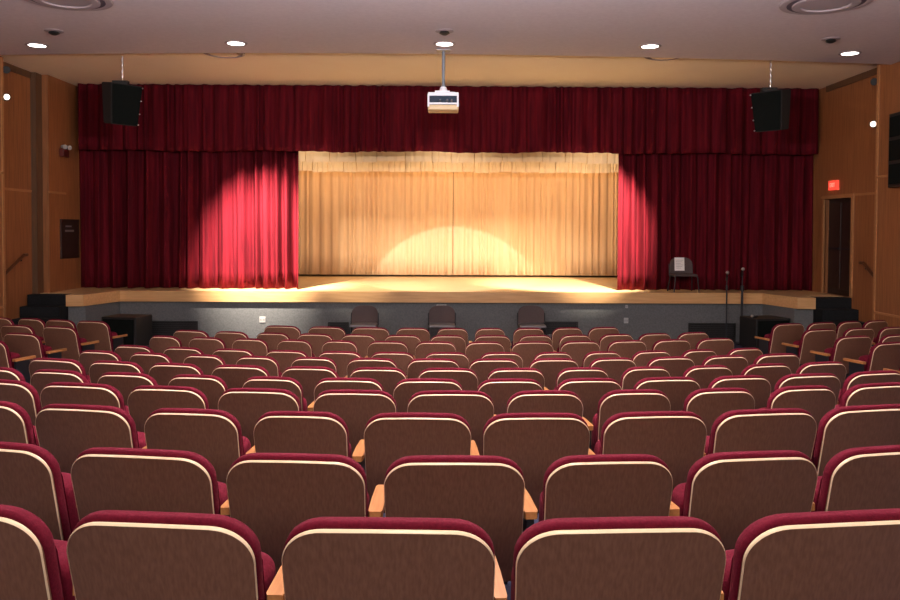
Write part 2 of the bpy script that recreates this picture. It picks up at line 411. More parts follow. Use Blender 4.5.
# ------------------------------------------------------------------ curtains
def curtain(name, x0, x1, y, zt, zb, m, label, period=0.24, amp=0.07, parent=None, group=None, seed=1, flare=0.0, hem=0.0, hemstep=None, thick=0.006, nz=10, cat='curtain', gather=None):
    rnd = random.Random(seed)
    L = x1-x0
    # fold positions with irregular spacing
    xs = [x0]
    while xs[-1] < x1: xs.append(xs[-1]+period*rnd.uniform(0.5, 1.75))
    am = [amp*rnd.uniform(0.3, 1.35) for _ in xs]
    dr = [rnd.uniform(-0.5, 0.5)*period for _ in xs]
    cols = int(L/0.018)+2
    bm = bmesh.new(); grid = []
    import bisect
    for j in range(nz+1):
        f = j/nz; z = zt+(zb-zt)*f
        row = []
        for i in range(cols+1):
            X = x0+L*i/cols
            Xs = X + flare*math.sin(X*1.7+seed)*f*0.05
            k = max(0, min(len(xs)-2, bisect.bisect_right(xs, Xs)-1))
            u = (Xs-xs[k])/(xs[k+1]-xs[k])
            a = am[k]*(1-u)+am[k+1]*u
            s = math.sin(2*math.pi*u)
            s2 = math.copysign(abs(s)**0.8, s)
            yy = -a*s2*(0.75+0.35*f) + 0.25*amp*math.sin(7.3*X+seed+f*1.2) + 0.12*amp*math.sin(61*X)
            zz = z
            if j == nz:
                zz += hem*math.sin(X*2.1+seed*3)+hem*0.6*math.sin(X*5.3+seed)
            row.append(bm.verts.new((X, y+yy, zz)))
        grid.append(row)
    for a, b in zip(grid[:-1], grid[1:]):
        for i in range(cols): bm.faces.new((a[i], a[i+1], b[i+1], b[i]))
    me = bpy.data.meshes.new(name); bm.to_mesh(me); bm.free()
    for p in me.polygons: p.use_smooth = True
    me.materials.append(m)
    o = bpy.data.objects.new(name, me); COL.objects.link(o)
    md = o.modifiers.new('cloth', 'SOLIDIFY'); md.thickness = thick; md.offset = 1
    tag(o, label, cat, group)
    return o
TOP = CAMZ+2.953
curtain('stage_valance', -7.44, 7.77, 16.85, TOP, CAMZ+1.60, M['velvet'], 'long deep red velvet valance across the top of the stage opening', 0.22, 0.06, seed=3, hem=0.012, cat='valance', nz=8)
xl_ = at(299.5, 230, 17.15).x; xr_ = at(617.5, 230, 17.15).x
curtain('stage_curtain', -7.585, xl_, 17.15, TOP, ZS+0.015, M['velvet'], 'deep red velvet stage curtain drawn to the left of the opening, brightly lit edge', 0.24, 0.135, seed=5, flare=1, nz=12)
curtain('stage_curtain', xr_, 7.80, 17.15, TOP, ZS+0.015, M['velvet'], 'deep red velvet stage curtain on the right, behind the chair and microphone stands', 0.24, 0.095, seed=9, flare=1, nz=12)
curtain('backdrop_curtain', -6.5, at(452.5, 230, 21.8).x+0.01, 21.8, 5.5, ZS+0.05, M['beige'], 'golden beige backdrop curtain, left half at the back of the stage', 0.17, 0.035, seed=11, nz=8)
curtain('backdrop_curtain', at(452.5, 230, 21.8).x+0.018, 6.9, 21.82, 5.5, ZS+0.05, M['beige'], 'golden beige backdrop curtain, right half at the back of the stage', 0.17, 0.035, seed=12, nz=8)
# pleated beige borders: flat box pleats whose hems step slightly
def border(name, y, zt, zb, label, seed, x0=-6, x1=6.4, pitch=0.52):
    rnd = random.Random(seed); bm = bmesh.new()
    X = x0; prof = []
    while X < x1:
        wd = pitch*rnd.uniform(0.8, 1.2); h = rnd.uniform(-0.02, 0.02)
        prof += [(X, 0.0, h), (X+0.012, -0.04, h), (X+wd*0.22, -0.052, h-0.004), (X+wd*0.30, -0.036, h), (X+wd*0.38, -0.055, h), (X+wd*0.6, -0.042, h+0.004), (X+wd*0.72, -0.056, h), (X+wd-0.02, -0.035, h+0.006), (X+wd-0.006, 0.0, h+0.012)]
        X += wd
    for (a, b) in zip(prof[:-1], prof[1:]):
        v = [bm.verts.new((a[0], y+a[1], zt)), bm.verts.new((b[0], y+b[1], zt)), bm.verts.new((b[0], y+b[1], zb+b[2])), bm.verts.new((a[0], y+a[1], zb+a[2]))]
        bm.faces.new(v)
    bmesh.ops.remove_doubles(bm, verts=bm.verts, dist=0.0005)
    o = obj(name, bm, M['beige_light'])
    md = o.modifiers.new('cloth', 'SOLIDIFY'); md.thickness = 0.006
    return tag(o, label, 'valance')
Y1, Y2 = 18.2, 20.0
border('border_curtain', Y1, 5.5, CAMZ+(230-162.5)/F*Y1, 'pale beige pleated border hanging directly behind the red valance', 21)
border('border_curtain', Y2, 5.5, CAMZ+(230-172.5)/F*Y2, 'lower pale beige pleated border hanging deeper over the stage', 22, pitch=0.34)

# ------------------------------------------------------------------ theatre seats
def seat_meshes(wd):
    """local frame: x right, y towards the stage, z up, origin on the floor below the back's top"""
    TZ, BZ = SEAT_H-0.012, 0.36
    def yb(z): return 0.25*(TZ-z)             # back leans towards the viewer at the top
    def prof(hw, top, r, bot, n=26, rb=0.03):
        cols = []
        for i in range(n+1):
            a = i/n
            x = -hw*math.cos(math.pi*a)
            ax = abs(x); zt = top - 0.013*(x/hw)**2
            if ax > hw-r:
                q = min(1, (ax-(hw-r))/r); zt -= r*0.85*(1-math.sqrt(max(0, 1-q**2.2)))
            zb = bot
            if ax > hw-rb: q = min(1, (ax-(hw-rb))/rb); zb += rb*(1-math.sqrt(max(0, 1-q*q)))
            cols.append((x, zt, zb))
        return cols
    def slab(hw, top, r, bot, fy, by, nr=5, bulge=0.0, edge=0.0):
        bm = bmesh.new(); cols = prof(hw, top, r, bot); fr = []; bk = []
        for (x, zt, zb) in cols:
            f, b = [], []
            for j in range(nr+1):
                s = j/nr; z = zb+(zt-zb)*s
                xx = x*(0.955+0.045*min(1, max(0, (z-BZ)/(TZ-BZ))))
                bow = 0.028*(x/hw)**2
                pu = bulge*(1-(x/hw)**4)*(1-(2*s-1)**4)
                b.append(bm.verts.new((xx, yb(z)+by+bow, z)))
                f.append(bm.verts.new((xx, yb(z)+fy+bow+pu, z)))
            fr.append(f); bk.append(b)
        n = len(cols)
        for i in range(n-1):
            for j in range(nr):
                bm.faces.new((bk[i][j], bk[i+1][j], bk[i+1][j+1], bk[i][j+1]))
                bm.faces.new((fr[i][j], fr[i][j+1], fr[i+1][j+1], fr[i+1][j]))
            bm.faces.new((bk[i][nr], bk[i+1][nr], fr[i+1][nr], fr[i][nr]))
            bm.faces.new((bk[i][0], fr[i][0], fr[i+1][0], bk[i+1][0]))
        for i in (0, n-1):
            for j in range(nr):
                q = (bk[i][j], bk[i][j+1], fr[i][j+1], fr[i][j])
                bm.faces.new(q if i == 0 else q[::-1])
        bmesh.ops.remove_doubles(bm, verts=bm.verts, dist=0.0004)
        return bm
    hw = wd/2
    panel = slab(hw-0.002, TZ-0.003, 0.11, BZ, 0.012, -0.003)
    # cream edge strip round the panel's rim
    eb = bmesh.new(); cols = prof(hw, TZ, 0.11, BZ, n=40)
    path = [(x, zt) for x, zt, zb in cols]
    path = [(-hw, BZ+0.05)] + [(-hw, BZ+0.05+(path[0][1]-BZ-0.05)*s/6) for s in range(1, 6)] + path + [(hw, BZ+0.05+(path[-1][1]-BZ-0.05)*(1-s/6)) for s in range(1, 6)] + [(hw, BZ+0.05)]
    rings = []
    for i, (x, z) in enumerate(path):
        x0, z0 = path[max(0, i-1)]; x1, z1 = path[min(len(path)-1, i+1)]
        tx, tz = x1-x0, z1-z0; l = math.hypot(tx, tz) or 1; nx, nz_ = -tz/l, tx/l
        topness = max(0, nz_)
        k = 0.0006+0.0028*topness**1.5
        xx = x*(0.955+0.045*min(1, max(0, (z-BZ)/(TZ-BZ)))); Y = yb(z)+0.028*(x/hw)**2
        ring = []; dp = 0.002+0.008*topness
        for (o_, yy) in ((-k, -0.0045), (0.0008, -0.0015), (0.0016, 0.25*dp), (0.0016, dp), (-k, dp)):
            ring.append(eb.verts.new((xx+nx*o_, Y+yy, z+nz_*o_)))
        rings.append(ring)
    for a, b in zip(rings[:-1], rings[1:]):
        for j in range(5): eb.faces.new((a[j], a[(j+1) % 5], b[(j+1) % 5], b[j]))
    cush = slab(hw+0.001, TZ+0.019, 0.115, BZ+0.02, 0.062, 0.0135, nr=7, bulge=0.018)
    geom = [e for e in cush.edges if e.is_manifold and e.calc_face_angle(0) > R(50)]
    bmesh.ops.bevel(cush, geom=geom, offset=0.014, segments=3, affect='EDGES', profile=0.5)
    # tipped-up seat cushion standing in front of the back
    tp = bmesh.new(); box(tp, -hw+0.02, hw-0.02, 0.0, 0.16, -0.165, 0.165)
    bmesh.ops.subdivide_edges(tp, edges=[e for e in tp.edges if abs((e.verts[0].co-e.verts[1].co).x) > 0.1], cuts=4)
    for v in tp.verts:
        if v.co.z > 0.1: v.co.z += 0.02*(1-(v.co.x/hw)**2)
    bmesh.ops.bevel(tp, geom=[e for e in tp.edges if e.calc_face_angle(0) > R(50)], offset=0.05, segments=5, affect='EDGES', profile=0.5)
    tp.transform(Matrix.Translation((0, 0.185, 0.49)) @ Matrix.Rotation(R(8), 4, 'X'))
    sb = bmesh.new(); box(sb, -hw+0.05, hw-0.05, 0.0, 0.014, -0.17, 0.17, bev=0.006)
    sb.transform(Matrix.Translation((0, 0.168, 0.49)) @ Matrix.Rotation(R(8), 4, 'X'))
    def tomesh(name, bm, m, smooth=True):
        me = bpy.data.meshes.new(name); bmesh.ops.recalc_face_normals(bm, faces=bm.faces); bm.to_mesh(me); bm.free()
        if smooth:
            for p in me.polygons: p.use_smooth = True
            me.set_sharp_from_angle(angle=R(45))
        me.materials.append(m); return me
    return dict(back_panel=tomesh('back_panel', panel, M['seat_wood']), panel_edging=tomesh('panel_edging', eb, M['edge']),
                back_cushion=tomesh('back_cushion', cush, M['burgundy']), seat_cushion=tomesh('seat_cushion', tp, M['burgundy']),
                seat_pan=tomesh('seat_pan', sb, M['iron']))
def arm_meshes():
    a = bmesh.new()
    prism(a, [(-0.021, 0.13), (-0.027, 0.145), (-0.027, 0.30), (-0.022, 0.44), (-0.015, 0.455), (0.015, 0.455), (0.022, 0.44), (0.027, 0.30), (0.027, 0.145), (0.021, 0.13)], 0.60, 0.628)
    bmesh.ops.bevel(a, geom=[e for e in a.edges if e.calc_face_angle(0) > R(60)], offset=0.011, segments=3, affect='EDGES', profile=0.5)
    s = bmesh.new()
    prism(s, [(-0.014, 0.15), (-0.014, 0.36), (0.014, 0.36), (0.014, 0.15)], 0.30, 0.599)
    prism(s, [(-0.014, 0.06), (-0.014, 0.30), (0.014, 0.30), (0.014, 0.06)], 0.03, 0.32)
    prism(s, [(-0.035, 0.02), (-0.035, 0.38), (0.035, 0.38), (0.035, 0.02)], 0.0, 0.03)
    out = []
    for nm, b, m in (('armrest', a, M['arm_wood']), ('support_post', s, M['iron'])):
        me = bpy.data.meshes.new(nm); bmesh.ops.recalc_face_normals(b, faces=b.faces); b.to_mesh(me); b.free()
        for p in me.polygons: p.use_smooth = True
        me.set_sharp_from_angle(angle=R(45)); me.materials.append(m); out.append(me)
    return out
ARM, POST = arm_meshes()
WID = {}
def seat(label, loc, rz, wd, group, arms, gap=0.035):
    q = math.floor(min(0.58, max(0.42, wd))*50)/50; gap = max(0.03, gap+wd-q) if gap < 0.079 else gap
    if q not in WID: WID[q] = seat_meshes(q)
    t = thing('theatre_seat', label, 'theatre seat', loc, rz, group)
    for nm, me in WID[q].items():
        o = bpy.data.objects.new(nm, me); COL.objects.link(o); o.parent = t
        if nm == 'panel_edging': o['label'] = 'pale cream edge'
    for sgn in arms:
        for me in (ARM, POST):
            o = bpy.data.objects.new(me.name, me); COL.objects.link(o); o.parent = t
            o.location = (sgn*(q/2+gap/2), 0, 0); o.scale = (min(1.0, max(0.5, (gap-0.016)/0.054)), 1, 1)
    return t
ORD = ['first', 'second', 'third', 'fourth', 'fifth', 'sixth', 'seventh', 'eighth', 'ninth', 'tenth', 'eleventh', 'twelfth', 'thirteenth']
rown = ['front row nearest the stage', 'second row from the stage', 'third row from the stage', 'fourth row from the stage', 'fifth row from the stage', 'sixth row from the stage', 'fifth row from the camera', 'fourth row from the camera', 'third row from the camera', 'second row from the camera', 'row nearest the camera']
for k, fs in enumerate(FITS):
    n = len(fs)
    for i, (X, Y, rz, w_, _f) in enumerate(fs):
        pos = 'leftmost visible seat' if i == 0 else 'rightmost visible seat' if i == n-1 else ORD[i]+' seat from the left'
        lab = 'burgundy wood-backed seat, centre block, %s, %s' % (rown[k], pos)
        gap = 0.05
        if i: gap = math.hypot(X-fs[i-1][0], Y-fs[i-1][1]) - (fs[i-1][3]+w_)/2
        seat(lab, (X, Y, rowfloor[k]), rz, w_, 'burgundy seats in the centre block', (-1,) if i < n-1 else (-1, 1), max(0.03, min(0.08, gap)))

# side blocks: turned towards the stage centre; (left, right, top, rank, depth, turn, label place)
def side(px_l, px_r, top, Y, rz, lab, grp, arms):
    c = (px_l+px_r)/2
    p = at(c, top, Y)
    sl = p.x/Y; tt = abs(rz)
    w_ = (px_r-px_l)/F*Y/(math.cos(tt)-math.sin(tt)*abs(sl))
    fz = CAMZ-(CAMZ-p.z)-SEAT_H
    seat(lab, (p.x, Y, floor_z(Y)), rz, w_, grp, arms, 0.035)
SB_ = 'burgundy wood-backed seat, '
gl, gr = 'burgundy seats in the left side block', 'burgundy seats in the right side block'
tl = -R(17)
LEFT = [(-22, 11, 319, 12.75, 'left side block, front row, fourth from the aisle', (1,)), (15.5, 41, 319.5, 12.6, 'left side block, front row, third from the aisle', (1,)), (43, 71.5, 320.5, 12.45, 'left side block, front row, second from the aisle', (1,)), (74, 105.5, 321.5, 12.28, 'left side block, front row, beside the aisle', (1,)),
        (-4, 31, 326, 11.62, 'left side block, second row, second from the aisle', (1,)), (39, 74, 327.5, 11.4, 'left side block, second row, beside the aisle', (1,)),
        (-2, 38, 332.5, 10.5, 'left side block, third row, beside the aisle', (1,)),
        (-38, 3, 341, 9.6, 'left side block, fourth row, cut by the left picture edge', (1,))]
for l, r, t_, Y, lab, arms in LEFT: side(l, r, t_, Y, tl, SB_+lab, gl, arms)
RIGHT = [(776, 807, 324, 12.28, 'right side block, front row, beside the aisle', (-1,)), (811, 839, 323, 12.45, 'right side block, front row, second from the aisle', (-1,)), (841, 864.5, 322, 12.6, 'right side block, front row, third from the aisle', (-1,)), (867, 891, 322, 12.75, 'right side block, front row, fourth from the aisle', (-1,)),
         (806, 840, 330.5, 11.4, 'right side block, second row, beside the aisle', (-1,)), (848, 877.5, 329.5, 11.6, 'right side block, second row, second from the aisle', (-1,)), (883, 913, 328.5, 11.8, 'right side block, second row, third from the aisle', (-1,)),
         (838, 877, 335.5, 10.5, 'right side block, third row, beside the aisle', (-1,)), (884, 920, 334.5, 10.7, 'right side block, third row, second from the aisle', (-1,)),
         (875, 917, 339, 9.6, 'right side block, fourth row, beside the aisle', (-1,)),
         (920, 962, 345, 8.75, 'right side block, fifth row, only its armrest in view', (-1,))]
for l, r, t_, Y, lab, arms in RIGHT: side(l, r, t_, Y, -tl, SB_+lab, gr, arms)

# ------------------------------------------------------------------ ceiling fittings
labs = ['leftmost of the five lit round downlights in the ceiling', 'second downlight from the left in the lit ceiling row', 'middle downlight, right above the projector pole', 'second downlight from the right in the lit ceiling row', 'rightmost of the five lit round downlights in the ceiling']
for (px, py), lab in zip([(37, 45), (236, 43), (444.5, 43.5), (650, 46), (850, 53)], labs):
    d = ray(px, py); s = (ZC-CAMZ)/d.z; p = CAM+d*s
    t = thing('ceiling_downlight', lab, 'ceiling light', (p.x, p.y, ZC), 0, 'round downlights in the ceiling')
    obj('trim_ring', lathe(bmesh.new(), [(0.125, 0), (0.17, -0.001), (0.17, -0.008), (0.125, -0.012)], (0, 0, 0)), M['vent'], t)
    bm = bmesh.new(); bmesh.ops.create_circle(bm, cap_ends=True, segments=32, radius=0.13); bm.transform(Matrix.Translation((0, 0, -0.009)))
    obj('lens', bm, M['lamp'], t)
def on_ceiling(px, py, z):
    d = ray(px, py); return CAM+d*((z-CAMZ)/d.z)
for (px, py), lab in zip([(66, -2), (826, 2)], ['large round air diffuser in the ceiling at the upper left', 'large round air diffuser in the ceiling at the upper right']):
    p = on_ceiling(px, py, ZC)
    t = thing('air_diffuser', lab, 'air vent', (p.x, p.y, ZC), 0, 'large round ceiling air diffusers')
    obj('outer_ring', lathe(bmesh.new(), [(0.54, -0.002), (0.53, -0.02), (0.49, -0.03), (0.45, -0.022)], (0, 0, 0)), M['vent'], t, True)
    obj('dark_gap', lathe(bmesh.new(), [(0.45, -0.022), (0.40, -0.024), (0.385, -0.024)], (0, 0, 0)), M['vent_dark'], t, True)
    obj('inner_cone', lathe(bmesh.new(), [(0.39, -0.024), (0.39, -0.04), (0.33, -0.05), (0.29, -0.045), (0.28, -0.03), (0.001, -0.035)], (0, 0, 0)), M['vent'], t, True)
for (px, py), lab in zip([(54, 31), (444.5, 31), (831, 39)], ['small dark ceiling fitting near the leftmost downlight', 'small dark ceiling fitting above the middle downlight', 'small dark ceiling fitting near the rightmost downlight']):
    p = on_ceiling(px, py, ZC)
    t = thing('ceiling_sensor', lab, 'sensor', (p.x, p.y, ZC), 0, 'small dark ceiling fittings')
    obj('flange', lathe(bmesh.new(), [(0.13, 0), (0.13, -0.008), (0.07, -0.012), (0.001, -0.012)], (0, 0, 0), 20), M['vent'], t)
    obj('head', lathe(bmesh.new(), [(0.065, -0.012), (0.075, -0.035), (0.03, -0.06), (0.001, -0.06)], (0, 0, 0), 16), M['black'], t, True)
for (px, py), lab in zip([(224, 52.6), (665, 55)], ['round diffuser in the tan soffit, left, half hidden by the ceiling edge', 'round diffuser in the tan soffit, right, half hidden by the ceiling edge']):
    p = on_ceiling(px, py, ZT)
    t = thing('soffit_diffuser', lab, 'air vent', (p.x, p.y, ZT), 0, 'round diffusers in the tan soffit')
    obj('ring', lathe(bmesh.new(), [(0.34, 0), (0.34, -0.02), (0.30, -0.03), (0.29, 0)], (0, 0, 0)), M['vent'], t, True)
    obj('plate', lathe(bmesh.new(), [(0.24, -0.002), (0.23, -0.03), (0.1, -0.04), (0.001, -0.04)], (0, 0, 0)), M['soffit'], t, True)

# ------------------------------------------------------------------ projector
p = on_ceiling(443.5, 50, ZC)
t = thing('projector', 'white video projector hanging on a pole from the ceiling edge', 'projector', (p.x, p.y, ZC))
def dz(py): return (at(443.5, py, p.y).z-ZC)
obj('ceiling_plate', B(-0.11, 0.11, -0.09, 0.09, -0.02, 0, bev=0.004), M['grey_metal'], t)
obj('pole', cyl(bmesh.new(), (0, 0, -0.02), (0, 0, dz(87.5)), 0.024), M['pole'], t, True)
obj('mount_bracket', box(box(cyl(bmesh.new(), (0, 0, dz(87)), (0, 0, dz(92)), 0.045, 0.075), -0.13, 0.1, -0.1, 0.1, dz(93.5), dz(91.5), bev=0.006), 0.02, 0.19, -0.12, 0.0, dz(95), dz(93), bev=0.006), M['proj_white'], t)
zb, zt_ = dz(111.5), dz(94.5)
body = obj('body', B(-0.235, 0.235, -0.16, 0.2, zb+0.075, zt_, bev=0.02), M['proj_dark'], t)
obj('base_panel', B(-0.238, 0.238, -0.165, 0.2, zb, zb+0.085, bev=0.015), M['proj_tan_reflect'], t)
obj('top_cover', B(-0.24, 0.24, -0.165, 0.2, zt_-0.05, zt_+0.012, bev=0.015), M['proj_white'], t)
obj('rear_rib', B(-0.24, 0.24, -0.18, -0.14, zb+0.085, zb+0.115, bev=0.006), M['proj_white'], t)
for xx in (-0.235, 0.22): obj('corner_post', B(xx-0.01, xx+0.02, -0.178, -0.13, zb+0.05, zt_-0.02, bev=0.005), M['proj_white'], t)
for xx in (-0.05, 0.06, 0.13): obj('connector', cyl(bmesh.new(), (xx, -0.16, zb+0.16), (xx, -0.19, zb+0.13), 0.014, 0.018, 10), M['steel'], t)
obj('lens', cyl(bmesh.new(), (0.1, 0.2, zb+0.13), (0.1, 0.25, zb+0.13), 0.05, 0.05, 20), M['black'], t, True)

# ------------------------------------------------------------------ hanging speakers
def hang_speaker(px, pytop, pybot, wpx, side, lab):
    Y = 14.15
    P = at(px, pytop, Y); Pb = at(px, pybot, Y)
    H = P.z-Pb.z; W = wpx/F*Y
    t = thing('hanging_speaker', lab, 'loudspeaker', (P.x, Y, P.z), 0, 'loudspeakers hanging before the stage')
    c = bmesh.new()
    # trapezoid plan: wide front (facing the seats), narrow back; tilted downwards, turned to the centre
    prism(c, [(-W/2, -0.16), (W/2, -0.16), (W*0.44, 0.24), (-W*0.44, 0.24)], -H+0.04, -0.02)
    for v in c.verts:
        if v.co.z < -H/2: v.co.x *= 0.84; v.co.y = v.co.y*0.8-0.03
    bmesh.ops.bevel(c, geom=c.edges[:], offset=0.012, segments=2, affect='EDGES')
    rot = Matrix.Rotation(R(side*50), 4, 'Z') @ Matrix.Rotation(R(8), 4, 'X')
    c.transform(rot); obj('cabinet', c, M['speaker_side'], t)
    g = bmesh.new(); box(g, -W/2+0.015, W/2-0.015, -0.182, -0.166, -H+0.055, -0.035, bev=0.004)
    for v in g.verts:
        if v.co.z < -H/2: v.co.x *= 0.84
    g.transform(rot)
    obj('grille', g, M['grille'], t)
    for zz in (-0.05, -H*0.36, -H*0.66, -H+0.07):
        s = sphere(bmesh.new(), (side*(W/2-0.012)*(1+0.16*zz/H), -0.188, zz), 0.013); s.transform(rot)
        obj('screw', s, M['steel'], t)
    b = bmesh.new(); box(b, -0.16, 0.1, -0.05, 0.05, -0.03, 0.035); obj('yoke', b, M['black'], t)
    ztop = ZT-P.z
    ch = bmesh.new()
    zz = 0.03; i = 0
    while zz < ztop-0.01:
        h = min(0.05, ztop-zz)
        cyl(ch, (0.006*(-1)**i, 0, zz), (-0.006*(-1)**i, 0, zz+h), 0.012, 0.012, 8); zz += h; i += 1
    obj('hanging_chain', ch, M['steel'], t)
hang_speaker(122.5, 83, 127, 33, 1, 'black loudspeaker hanging from the tan soffit on the left')
hang_speaker(770.5, 90, 133, 33, -1, 'black loudspeaker hanging from the tan soffit on the right')

# ------------------------------------------------------------------ wall things
# wall speaker on right wall
t = thing('wall_speaker', 'tall black slatted loudspeaker panel on the right wall', 'loudspeaker', (7.555, 13.2, CAMZ+0.74))
obj('cabinet', B(-0.12, -0.005, -0.6, 0.36, 0, 1.22, bev=0.01), M['black'], t)
for i in range(3): obj('grille', B(-0.135, -0.118, -0.56, 0.32, 0.05+i*0.39, 0.38+i*0.39, bev=0.004), M['grille'], t)
# exit sign
p = None
def on_wall(px, py, X):
    d = ray(px, py); return CAM+d*((X-CAM.x)/d.x)
p0 = on_wall(830.5, 190.5, XW); p1 = on_wall(839.3, 180, XW)
t = thing('exit_sign', 'small red lit exit sign above the door on the right wall', 'exit sign', (XW, (p0.y+p1.y)/2, p0.z))
hy = abs(p0.y-p1.y)/2; hz = p1.z-p0.z
obj('housing', B(-0.05, -0.001, -hy, hy, 0, hz, bev=0.006), M['exit_red'], t)
def text(name, body, size, m, parent, loc, rot, sx=1.0):
    cu = bpy.data.curves.new(name, 'FONT'); cu.body = body; cu.size = size; cu.align_x = 'CENTER'; cu.align_y = 'CENTER'; cu.extrude = 0.002
    tmp = bpy.data.objects.new('tmp', cu); COL.objects.link(tmp)
    dg = bpy.context.evaluated_depsgraph_get(); dg.update()
    me = bpy.data.meshes.new_from_object(tmp.evaluated_get(dg)); bpy.data.objects.remove(tmp)
    me.name = name; me.materials.clear(); me.materials.append(m)
    o = bpy.data.objects.new(name, me); COL.objects.link(o)
    o.parent = parent; o.location = loc; o.rotation_euler = rot; o.scale = (sx, 1, 1)
    return o
text('lettering', 'EXIT', hz*0.62, M['exit_text'], t, (-0.053, 0, hz/2), (R(90), 0, R(-90)), 0.9)
# plaque on left stage wall
pa = on_wall(60, 259, -7.6); pb = on_wall(78, 219, -7.6)
t = thing('wall_board', 'dark brown notice board with two pale lines on the left stage wall', 'sign', (-7.6, (pa.y+pb.y)/2, pa.z))
hy = abs(pb.y-pa.y)/2; hz = at(60, 219, pa.y).z-pa.z
obj('board', B(0.001, 0.03, -hy, hy, 0, hz, bev=0.006), M['plaque'], t)
obj('text_line', B(0.03, 0.033, -hy*0.55, hy*0.1, hz*0.80, hz*0.84), M['grey_metal'], t)
obj('text_line', B(0.03, 0.033, -hy*0.6, hy*0.35, hz*0.68, hz*0.73), M['grey_metal'], t)
# emergency light on left stage wall
pe = on_wall(62, 152, -7.6)
t = thing('emergency_light', 'small dark red twin-head emergency light high on the left stage wall', 'emergency light', (-7.6, pe.y, pe.z-0.05))
obj('box', B(0.001, 0.09, -0.13, 0.13, -0.05, 0.11, bev=0.01), M['red_box'], t)
for yy in (-0.1, 0.1):
    obj('lamp_head', cyl(bmesh.new(), (0.05, yy, 0.15), (0.13, yy-0.04, 0.14), 0.03, 0.045, 14), M['white'], t, True)
    obj('stem', cyl(bmesh.new(), (0.05, yy, 0.10), (0.05, yy, 0.15), 0.01), M['iron'], t)
# wall spotlights on poles beside the near wall ends
def pole_light(px, X, Y, label, s):
    pt = at(px, 60, Y); pm = at(px, 95 if s < 0 else 122, Y); pu = at(px, 68 if s < 0 else 80, Y)
    t = thing('wall_spotlight', label, 'spotlight', (pm.x, Y, pm.z-0.1))
    zt2 = ZT-0.15-(pm.z-0.1)
    obj('pole', cyl(bmesh.new(), (s*0.05, 0, -0.2), (s*0.05, 0, zt2), 0.012), M['iron'], t)
    obj('wall_bracket', box(B(min(0, s*0.33), max(0, s*0.33), -0.01, 0.01, -0.02, 0.02), min(0, s*0.33), max(0, s*0.33), -0.01, 0.01, zt2-0.06, zt2-0.02), M['iron'], t)
    for z_, lit in ((0.1, True), (pu.z-(pm.z-0.1), False)):
        obj('lamp_can', cyl(bmesh.new(), (0, 0.0, z_-0.02), (-s*0.1, -0.1, z_-0.05), 0.05, 0.065, 18), M['black'], t, True)
        if lit: obj('bulb', sphere(bmesh.new(), (-s*0.1, -0.1, z_-0.05), 0.05), M['bulb'], t, True)
pole_light(4, -7.7, 14.5, 'wall spotlight with a glowing lamp at the upper left edge', -1)
pole_light(876, 7.6, 14.5, 'wall spotlight with a glowing lamp high on the right wall', 1)

# ------------------------------------------------------------------ stage front fittings
def plate(px, py, wpx, hpx, lab, name='wall_outlet', m='white'):
    p = at(px, py, YF+0.04)
    w_, h_ = wpx/F*YF/2, hpx/F*YF/2
    t = thing(name, lab, 'outlet', (p.x, YF+0.04, p.z-h_), 0, 'outlet plates on the stage front')
    obj('cover_plate', B(-w_, w_, -0.012, -0.0005, 0, 2*h_, bev=0.003), M[m], t)
    for s in (-1, 1): obj('socket', B(s*w_*0.5-0.016, s*w_*0.5+0.016, -0.016, -0.011, h_-0.02, h_+0.02, bev=0.003), M['grey_metal'], t)
plate(262.5, 319.5, 6, 6, 'pale outlet plate on the left part of the grey stage front')
plate(626, 320.5, 4.5, 5.5, 'pale outlet plate on the right part of the grey stage front')
plate(626.5, 306.5, 2.5, 3, 'tiny outlet directly above the right outlet plate, under the stage edge')
plate(441.5, 305.5, 10, 2.2, 'thin row of outlets under the stage edge behind the middle chair')
def grille(x0, x1, y0, y1, lab):
    a = at(x0, y1, YF+0.03); b = at(x1, y0, YF+0.03)
    t = thing('vent_grille', lab, 'vent', ((a.x+b.x)/2, YF+0.03, a.z), 0, 'dark vents in the stage front')
    W, H = (b.x-a.x)/2, b.z-a.z
    obj('frame', box(box(box(B(-W, W, -0.02, 0.005, 0, 0.03), -W, W, -0.02, 0.005, H-0.03, H), -W, -W+0.03, -0.02, 0.005, 0.03, H-0.03), W-0.03, W, -0.02, 0.005, 0.03, H-0.03), M['black'], t)
    obj('backing', B(-W+0.03, W-0.03, 0.0, 0.008, 0.03, H-0.03), M['black_soft'], t)
    n = max(2, int(H/0.05)); s = bmesh.new()
    for i in range(n):
        z = 0.04+(H-0.08)*(i+0.5)/n; box(s, -W+0.03, W-0.03, -0.014, -0.002, z-0.012, z+0.008)
    obj('louvres', s, M['black'], t)
grille(150.5, 198, 321, 341, 'wide dark vent low in the left part of the stage front')
grille(688, 735.5, 323, 343, 'wide dark vent low in the right part of the stage front')
grille(328, 349, 322, 334, 'small dark vent left of the left chair at the stage front')
grille(541, 578, 321.5, 334, 'small dark vent behind the right chair at the stage front')

